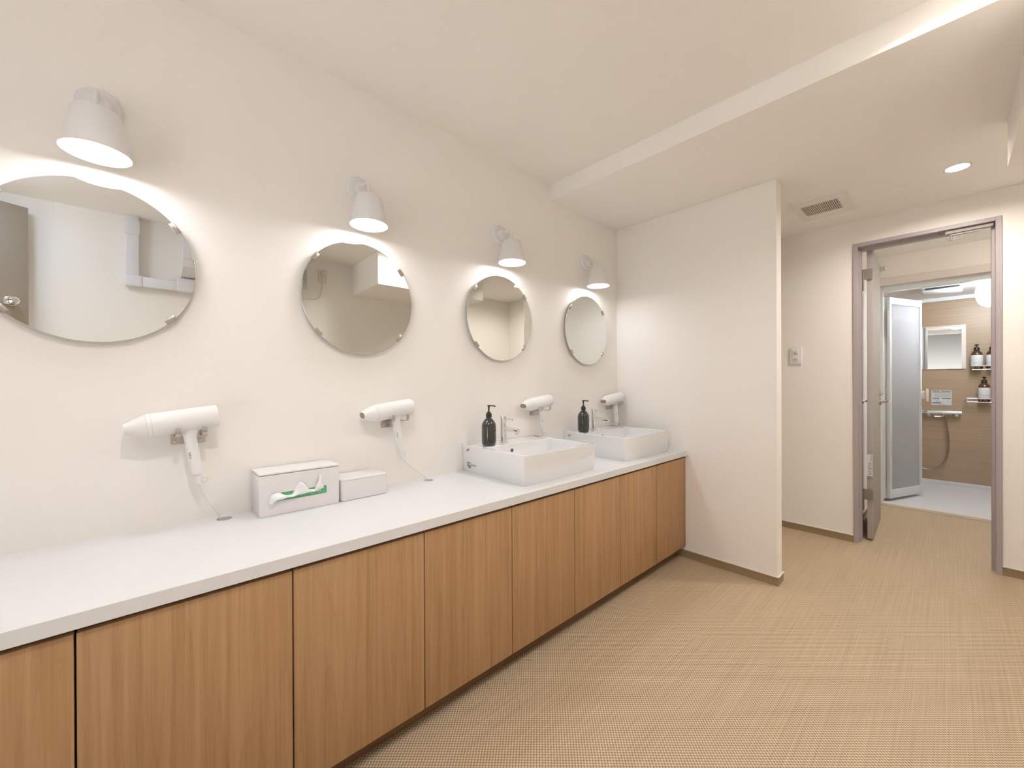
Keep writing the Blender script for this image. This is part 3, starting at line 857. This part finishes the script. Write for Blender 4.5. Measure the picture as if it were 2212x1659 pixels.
# exhaust vent
vt = thing('exhaust_vent', 'square white exhaust fan cover with a slatted grille in the lower ceiling', 'vent', (3.145, -1.088, ZL))
vx0, vx1, vy0, vy1 = 2.955, 3.335, -1.229, -.950
gx0, gx1, gy0, gy1 = 3.050, 3.240, -1.174, -.990
MB().plate(rrect(vx0, vx1, vy0, vy1, .006, 3), [[(gx0, gy0), (gx1, gy0), (gx1, gy1), (gx0, gy1)]], lambda u, v, d: (u, v, d), ZL - .006, ZL).build('cover', 'vent_cover', vt)
MB().box(gx0, gx1, gy0, gy1, ZL - .0015, ZL - .0002).build('recess', 'grille', vt)
g = MB()
for k in range(19):
    yy = gy0 + (k + .5) * (gy1 - gy0) / 19
    g.box(gx0, gx1, yy - .0020, yy + .0020, ZL - .0056, ZL - .0012)
g.build('slats', 'nickel' if False else 'bead', vt)
mk = MB()
for a, b_ in ((3.16, -1.196), (3.175, -1.190), (3.185, -1.199)): mk.box(a, a + .008, b_, b_ + .005, ZL - .0064, ZL - .0058)
mk.build('printed_marks', 'nickel', vt)

# light switch on the far wall
sw = thing('light_switch', 'white two-button light switch on the far wall, left of the doorway', 'switch', (X2, -.846, 1.295))
MB().box(X2 - .010, X2, -.8855, -.8105, 1.232, 1.358, .003, 3).build('plate', 'plastic', sw)
for z0 in (1.250, 1.2965):
    k = MB().box(X2 - .0125, X2 - .008, -.869, -.827, z0, z0 + .0440, .001, 2).build('rocker', 'plastic', sw)
    m = MB()
    m.box(X2 - .0130, X2 - .0124, -.858, -.838, z0 + .010, z0 + .022).box(X2 - .0130, X2 - .0124, -.858, -.838, z0 + .0285, z0 + .0310)
    m.build('print', 'nickel', k)

# sprinkler head in the anteroom ceiling
spk = thing('sprinkler', 'small white sprinkler head on the anteroom ceiling, seen through the doorway', 'sprinkler', (4.42, -1.633, ZL))
sx_, sy_ = 4.42, -1.633
MB().lathe([(.030, 0), (.030, .003), (.014, .006), (.010, .012), (.0001, .013)], (sx_, sy_, ZL), (0, 0, -1), 32).build('escutcheon', 'ceramic', spk)
a_ = MB()
for sgn in (-1, 1):
    a_.tube([(sx_, sy_ + sgn * .012, ZL - .010), (sx_, sy_ + sgn * .020, ZL - .030), (sx_, sy_ + sgn * .006, ZL - .050)], .0045, 8, smooth=1)
    a_.tube([(sx_, sy_ + sgn * .006, ZL - .050), (sx_, sy_ + sgn * .040, ZL - .047), (sx_, sy_ + sgn * .058, ZL - .022)], .0045, 8, smooth=1)
a_.cyl((sx_, sy_, ZL - .012), (sx_, sy_, ZL - .050), .004, seg=12).lathe([(.012, .050), (.014, .053), (.0001, .054)], (sx_, sy_, ZL), (0, 0, -1), 24)
a_.build('deflector_arms', 'ceramic', spk)

# ------------------------------------------------------------------ shower room things
dm = thing('shower_lamp', 'large round white glowing lamp on the shower ceiling, cut by the door frame', 'ceiling light', (5.32, -1.900, 1.985))
MB().lathe([(.075, 0), (.075, .012)], (5.32, -1.900, 1.985), (0, 0, -1), 40).build('base', 'ceramic', dm)
MB().lathe([(.060, .010), (.066, .030), (.100, .046), (.116, .070), (.122, .105), (.122, .145), (.114, .188), (.095, .224), (.060, .247), (.0001, .256)], (5.32, -1.900, 1.985), (0, 0, -1), 56).build('glowing_globe', 'dome_glow', dm)

vb = thing('shower_dryer', 'white ceiling ventilation unit with a dark slot above the shower', 'vent', (5.50, -1.575, 1.985))
MB().box(5.30, 5.665, -1.712, -1.452, 1.955, 1.985, .004, 2).build('housing', 'shower_ceil', vb)
MB().box(5.308, 5.372, -1.690, -1.475, 1.9490, 1.956).build('slot', 'dark', vb)
MB().box(5.374, 5.66, -1.710, -1.455, 1.938, 1.956, .003, 2).build('cover_panel', 'shower_ceil', vb)

mr = thing('shower_mirror', 'rectangular mirror on the wood panel wall of the shower', 'mirror', (X4, -1.58, 1.456))
MB().box(X4 - .012, X4, -1.7435, -1.40, 1.2285, 1.6850, .002, 1).build('back_frame', 'bead', mr)
MB().box(X4 - .0135, X4 - .0115, -1.7130, -1.405, 1.2330, 1.6810).build('glass', 'mirror', mr)

card = thing('notice_card', 'small white printed notice card on the shower wall above the mixer tap', 'notice', (X4, -1.570, .930))
MB().box(X4 - .0020, X4, -1.6436, -1.4967, .8510, 1.0070).build('card', 'label', card)
t = MB(); random.seed(5)
def bar(y0_, y1_, z0_, z1_): t.box(X4 - .0028, X4 - .0018, -1.4967 - y1_ * .147, -1.4967 - y0_ * .147, 1.007 - z1_ * .156, 1.007 - z0_ * .156)
bar(.06, .95, .12, .155); bar(.05, .42, .04, .085); bar(.48, .96, .04, .085)
bar(.05, .40, .52, .585); bar(.53, .96, .52, .585); bar(.05, .48, .82, .885); bar(.07, .11, .28, .31)
for k in range(6):
    y_ = .14
    while y_ < .94:
        w_ = .03 + random.random() * .07; bar(y_, min(.95, y_ + w_), .19 + k * .052, .205 + k * .052); y_ += w_ + .02
for k in range(8):
    a = .55 + random.random() * .3; bar(a, a + .08, .64 + k * .032, .65 + k * .032)
    a = .2 + random.random() * .25; bar(a, a + .08, .64 + k * .02, .65 + k * .02)
bar(.3, .7, .945, .965)
t.build('printed_text', 'print', card)

# thermostatic mixer
mx_ = thing('shower_mixer', 'chrome thermostatic shower mixer bar with its hose on the shower wall', 'shower mixer', (X4, -1.58, .78))
MB().cyl((X4 - .055, -1.4650, .7800), (X4 - .055, -1.6820, .7800), .021, seg=36, bev=.001).build('bar', 'chrome', mx_)
MB().cyl((X4 - .055, -1.41, .7800), (X4 - .055, -1.463, .7800), .0195, seg=32, bev=.002).build('dial', 'chrome', mx_)
MB().cyl((X4 - .055, -1.684, .7800), (X4 - .055, -1.714, .7800), .0195, seg=32, bev=.002).build('dial', 'chrome', mx_)
for y_ in (-1.475, -1.677):
    MB().lathe([(.030, 0), (.030, .006), (.022, .012), (.014, .014), (.014, .050)], (X4, y_, .757), (-1, 0, 0), 28).build('wall_flange', 'steel', mx_)
MB().tube([(X4 - .055, -1.588, .762), (X4 - .055, -1.588, .738), (X4 - .075, -1.575, .733), (X4 - .085, -1.52, .733)], .008, 12, smooth=1).build('spout', 'chrome', mx_)
ho = [(X4 - .05, -1.596, .748), (X4 - .05, -1.601, .70), (X4 - .045, -1.612, .60), (X4 - .042, -1.622, .48), (X4 - .04, -1.618, .36), (X4 - .04, -1.593, .25), (X4 - .04, -1.545, .185), (X4 - .04, -1.48, .160), (X4 - .04, -1.41, .168), (X4 - .04, -1.33, .25), (X4 - .04, -1.28, .5)]
MB().tube(ho, .0075, 12, smooth=3).build('hose', 'hose', mx_)

def shelf(z, ya, yb, label):
    t_ = thing('wall_shelf', label, 'shelf', (X4, (ya + yb) / 2, z), 'wire shelves on the shower wall')
    MB().box(X4 - .112, X4 - .108, ya, yb, z - .005, z + .004, .001, 1).build('front_band', 'clear_shelf', t_)
    w_ = MB()
    for k_ in range(10):
        y_ = ya + (yb - ya) * k_ / 9
        w_.tube([(X4 - .109, y_, z), (X4 - .109, y_, z - .036), (X4 - .004, y_, z - .036), (X4 - .004, y_, z)], .0018, 6)
    for x_ in (X4 - .109, X4 - .056, X4 - .004): w_.tube([(x_, ya - .010, z - .036), (x_, yb + .010, z - .036)], .0022, 8)
    w_.tube([(X4 - .004, ya - .010, z), (X4 - .004, yb + .010, z)], .0022, 8)
    for y_ in (ya - .010, yb + .010): w_.tube([(X4 - .109, y_, z), (X4 - .109, y_, z - .036), (X4 - .004, y_, z - .036), (X4 - .004, y_, z), (X4 - .109, y_, z)], .0022, 8)
    w_.build('wire_basket', 'chrome', t_)
    return t_
SZ1, SZ2 = 1.254, .928
shelf(SZ1, -2.12, -1.790, 'upper wire shelf holding two amber bottles in the shower')
shelf(SZ2, -2.12, -1.755, 'lower wire shelf holding one amber bottle in the shower')

def make_amber(x, y, z):
    t_ = thing('amber_pump_bottle', '', 'bottle', (x, y, z), 'amber pump bottles on the shower shelves')
    k_ = .0405
    MB().lathe([(.001, .0), (k_ - .003, 0), (k_, .004), (k_, .150), (k_ - .003, .162), (k_ - .014, .178), (.018, .187), (.017, .194)], (x, y, z), (0, 0, 1), 40).build('bottle_body', 'amber', t_)
    MB().lathe([(.0165, .186), (.0200, .190), (.0205, .210), (.0160, .221), (.006, .225), (.0045, .238)], (x, y, z), (0, 0, 1), 32).build('collar', 'pump', t_)
    MB().lathe([(.004, .236), (.0135, .239), (.0150, .247), (.008, .252), (.0001, .2525)], (x, y, z), (0, 0, 1), 28).tube([(x, y, z + .244), (x - .038, y - .01, z + .240)], .004, 10).build('pump_head', 'pump', t_)
    lb = MB().lathe([(k_ + .0004, .030), (k_ + .0006, .0305), (k_ + .0006, .1415), (k_ + .0004, .142)], (x, y, z), (0, 0, 1), 40, False, False).build('paper_label', 'label', t_)
    m_ = MB()
    for hw, zz in ((.008, .116), (.018, .098), (.022, .070), (.020, .064)):
        for j in range(9):
            f_ = -1 + 2 * j / 8 + (.06 if j % 2 else -.04)
            yy = y + f_ * hw; rr = math.sqrt(max(0, (k_ + .0012) ** 2 - (yy - y) ** 2))
            m_.box(x - rr - .0003, x - rr + .0003, yy - hw * .07, yy + hw * .07, z + zz, z + zz + .0022)
    m_.build('label_text', 'print', t_)
    return t_
XB_ = X4 - .056; SZ1 -= .0335; SZ2 -= .0335
a0 = make_amber(XB_, -1.8130, SZ1); a0['label'] = 'amber pump bottle on the upper shower shelf, left of its neighbour'
a1 = copy_tree(a0, (XB_, -1.9150, SZ1)); a1['label'] = 'amber pump bottle on the upper shower shelf, half hidden by the door frame'
a2 = copy_tree(a0, (XB_, -1.8620, SZ2)); a2['label'] = 'amber pump bottle alone on the lower shower shelf'

# ------------------------------------------------------------------ opposite wall, seen in the mirrors
dr = thing('tall_brown_door', 'plain brown-grey door leaf with a round knob, seen in the nearest mirror', 'door', (-.82, -2.13, 0))
MB().obox((-1.16, -1.97), (-.515, -2.29), .034, .01, 2.195, .002).build('leaf', 'browndoor', dr)
kd = Vector((.645, -.32, 0)).normalized(); kn = Vector((kd.y * -1, kd.x, 0))      # towards the mirror wall
kp = Vector((-.515, -2.29, 1.605)) - kd * .075 + kn * .017
MB().lathe([(.030, 0), (.030, .003), (.024, .007), (.011, .009), (.010, .022), (.018, .030), (.024, .040), (.023, .050), (.015, .058), (.0001, .060)], kp, kn, 36).build('knob', 'chrome', dr)

dc = thing('cable_trunking', 'white plastic trunking running down and along the wall, seen in the nearest mirror', 'trunking', (-.03, YO, 1.82))
MB().box(-.075, -.005, YO, YO + .060, 1.87, ZC, .004, 2).build('vertical_run', 'duct', dc)
MB().box(-.080, .000, YO, YO + .064, 2.16, 2.26, .004, 2).build('collar', 'duct', dc)
MB().box(.012, .235, YO, YO + .060, 1.800, 1.870, .004, 2).build('horizontal_run', 'duct', dc)
MB().box(-.079, .014, YO, YO + .064, 1.796, 1.875, .010, 3).build('elbow', 'duct', dc)
MB().box(.20, .32, YO, YO + .064, 1.796, 1.90, .008, 3).build('end_cover', 'duct', dc)

ac = thing('air_conditioner', 'white wall air conditioner with a small display, at the right edge of the nearest mirror', 'air conditioner', (.62, YO, 1.93))
pr = [(0, 2.225), (.20, 2.225), (.225, 2.205), (.230, 2.14), (.228, 2.00), (.222, 1.985), (.215, 1.955), (.165, 1.925), (.06, 1.905), (0, 1.905)]
MB().rings([[Vector((x_, YO + y_, z_)) for y_, z_ in pr] for x_ in (.225, 1.02)]).build('housing', 'duct', ac, 30)
MB().box(.228, 1.017, YO + .226, YO + .236, 2.008, 2.220, .003, 2).build('front_panel', 'duct', ac)
MB().box(.285, .325, YO + .2255, YO + .2300, 1.9880, 2.002).box(.285, .36, YO + .2210, YO + .2240, 1.968, 1.972).build('display', 'print', ac)

ot = thing('wall_outlet', 'beige wall outlet with a plug and hanging cord, seen in the second mirror', 'outlet', (1.25, YO, 2.145))
MB().box(1.212, 1.286, YO, YO + .009, 2.085, 2.205, .003, 2).build('plate', 'bead', ot)
MB().box(1.233, 1.266, YO + .008, YO + .034, 2.150, 2.185, .006, 2).build('plug', 'bead', ot)
MB().tube([(1.25, YO + .024, 2.155), (1.250, YO + .022, 2.11), (1.247, YO + .015, 2.05), (1.235, YO + .012, 1.975), (1.205, YO + .010, 1.93), (1.15, YO + .010, 1.918), (1.02, YO + .012, 1.925)], .0055, 10, smooth=2).build('cord', 'bead', ot)
nc = thing('wall_notice', 'small white notice sheet on the wall, at the left edge of the second mirror', 'notice', (1.08, YO, 2.10))
MB().box(1.04, 1.118, YO, YO + .001, 2.00, 2.19).build('sheet', 'label', nc)
t = MB(); random.seed(11)
for r_ in range(7):
    for k in range(7):
        t.box(1.052 + k * .009, 1.058 + k * .009, YO + .001, YO + .0014, 2.165 - r_ * .019, 2.165 - r_ * .019 + .006 * (1 if random.random() < .8 else .4))
t.build('printed_text', 'print', nc)
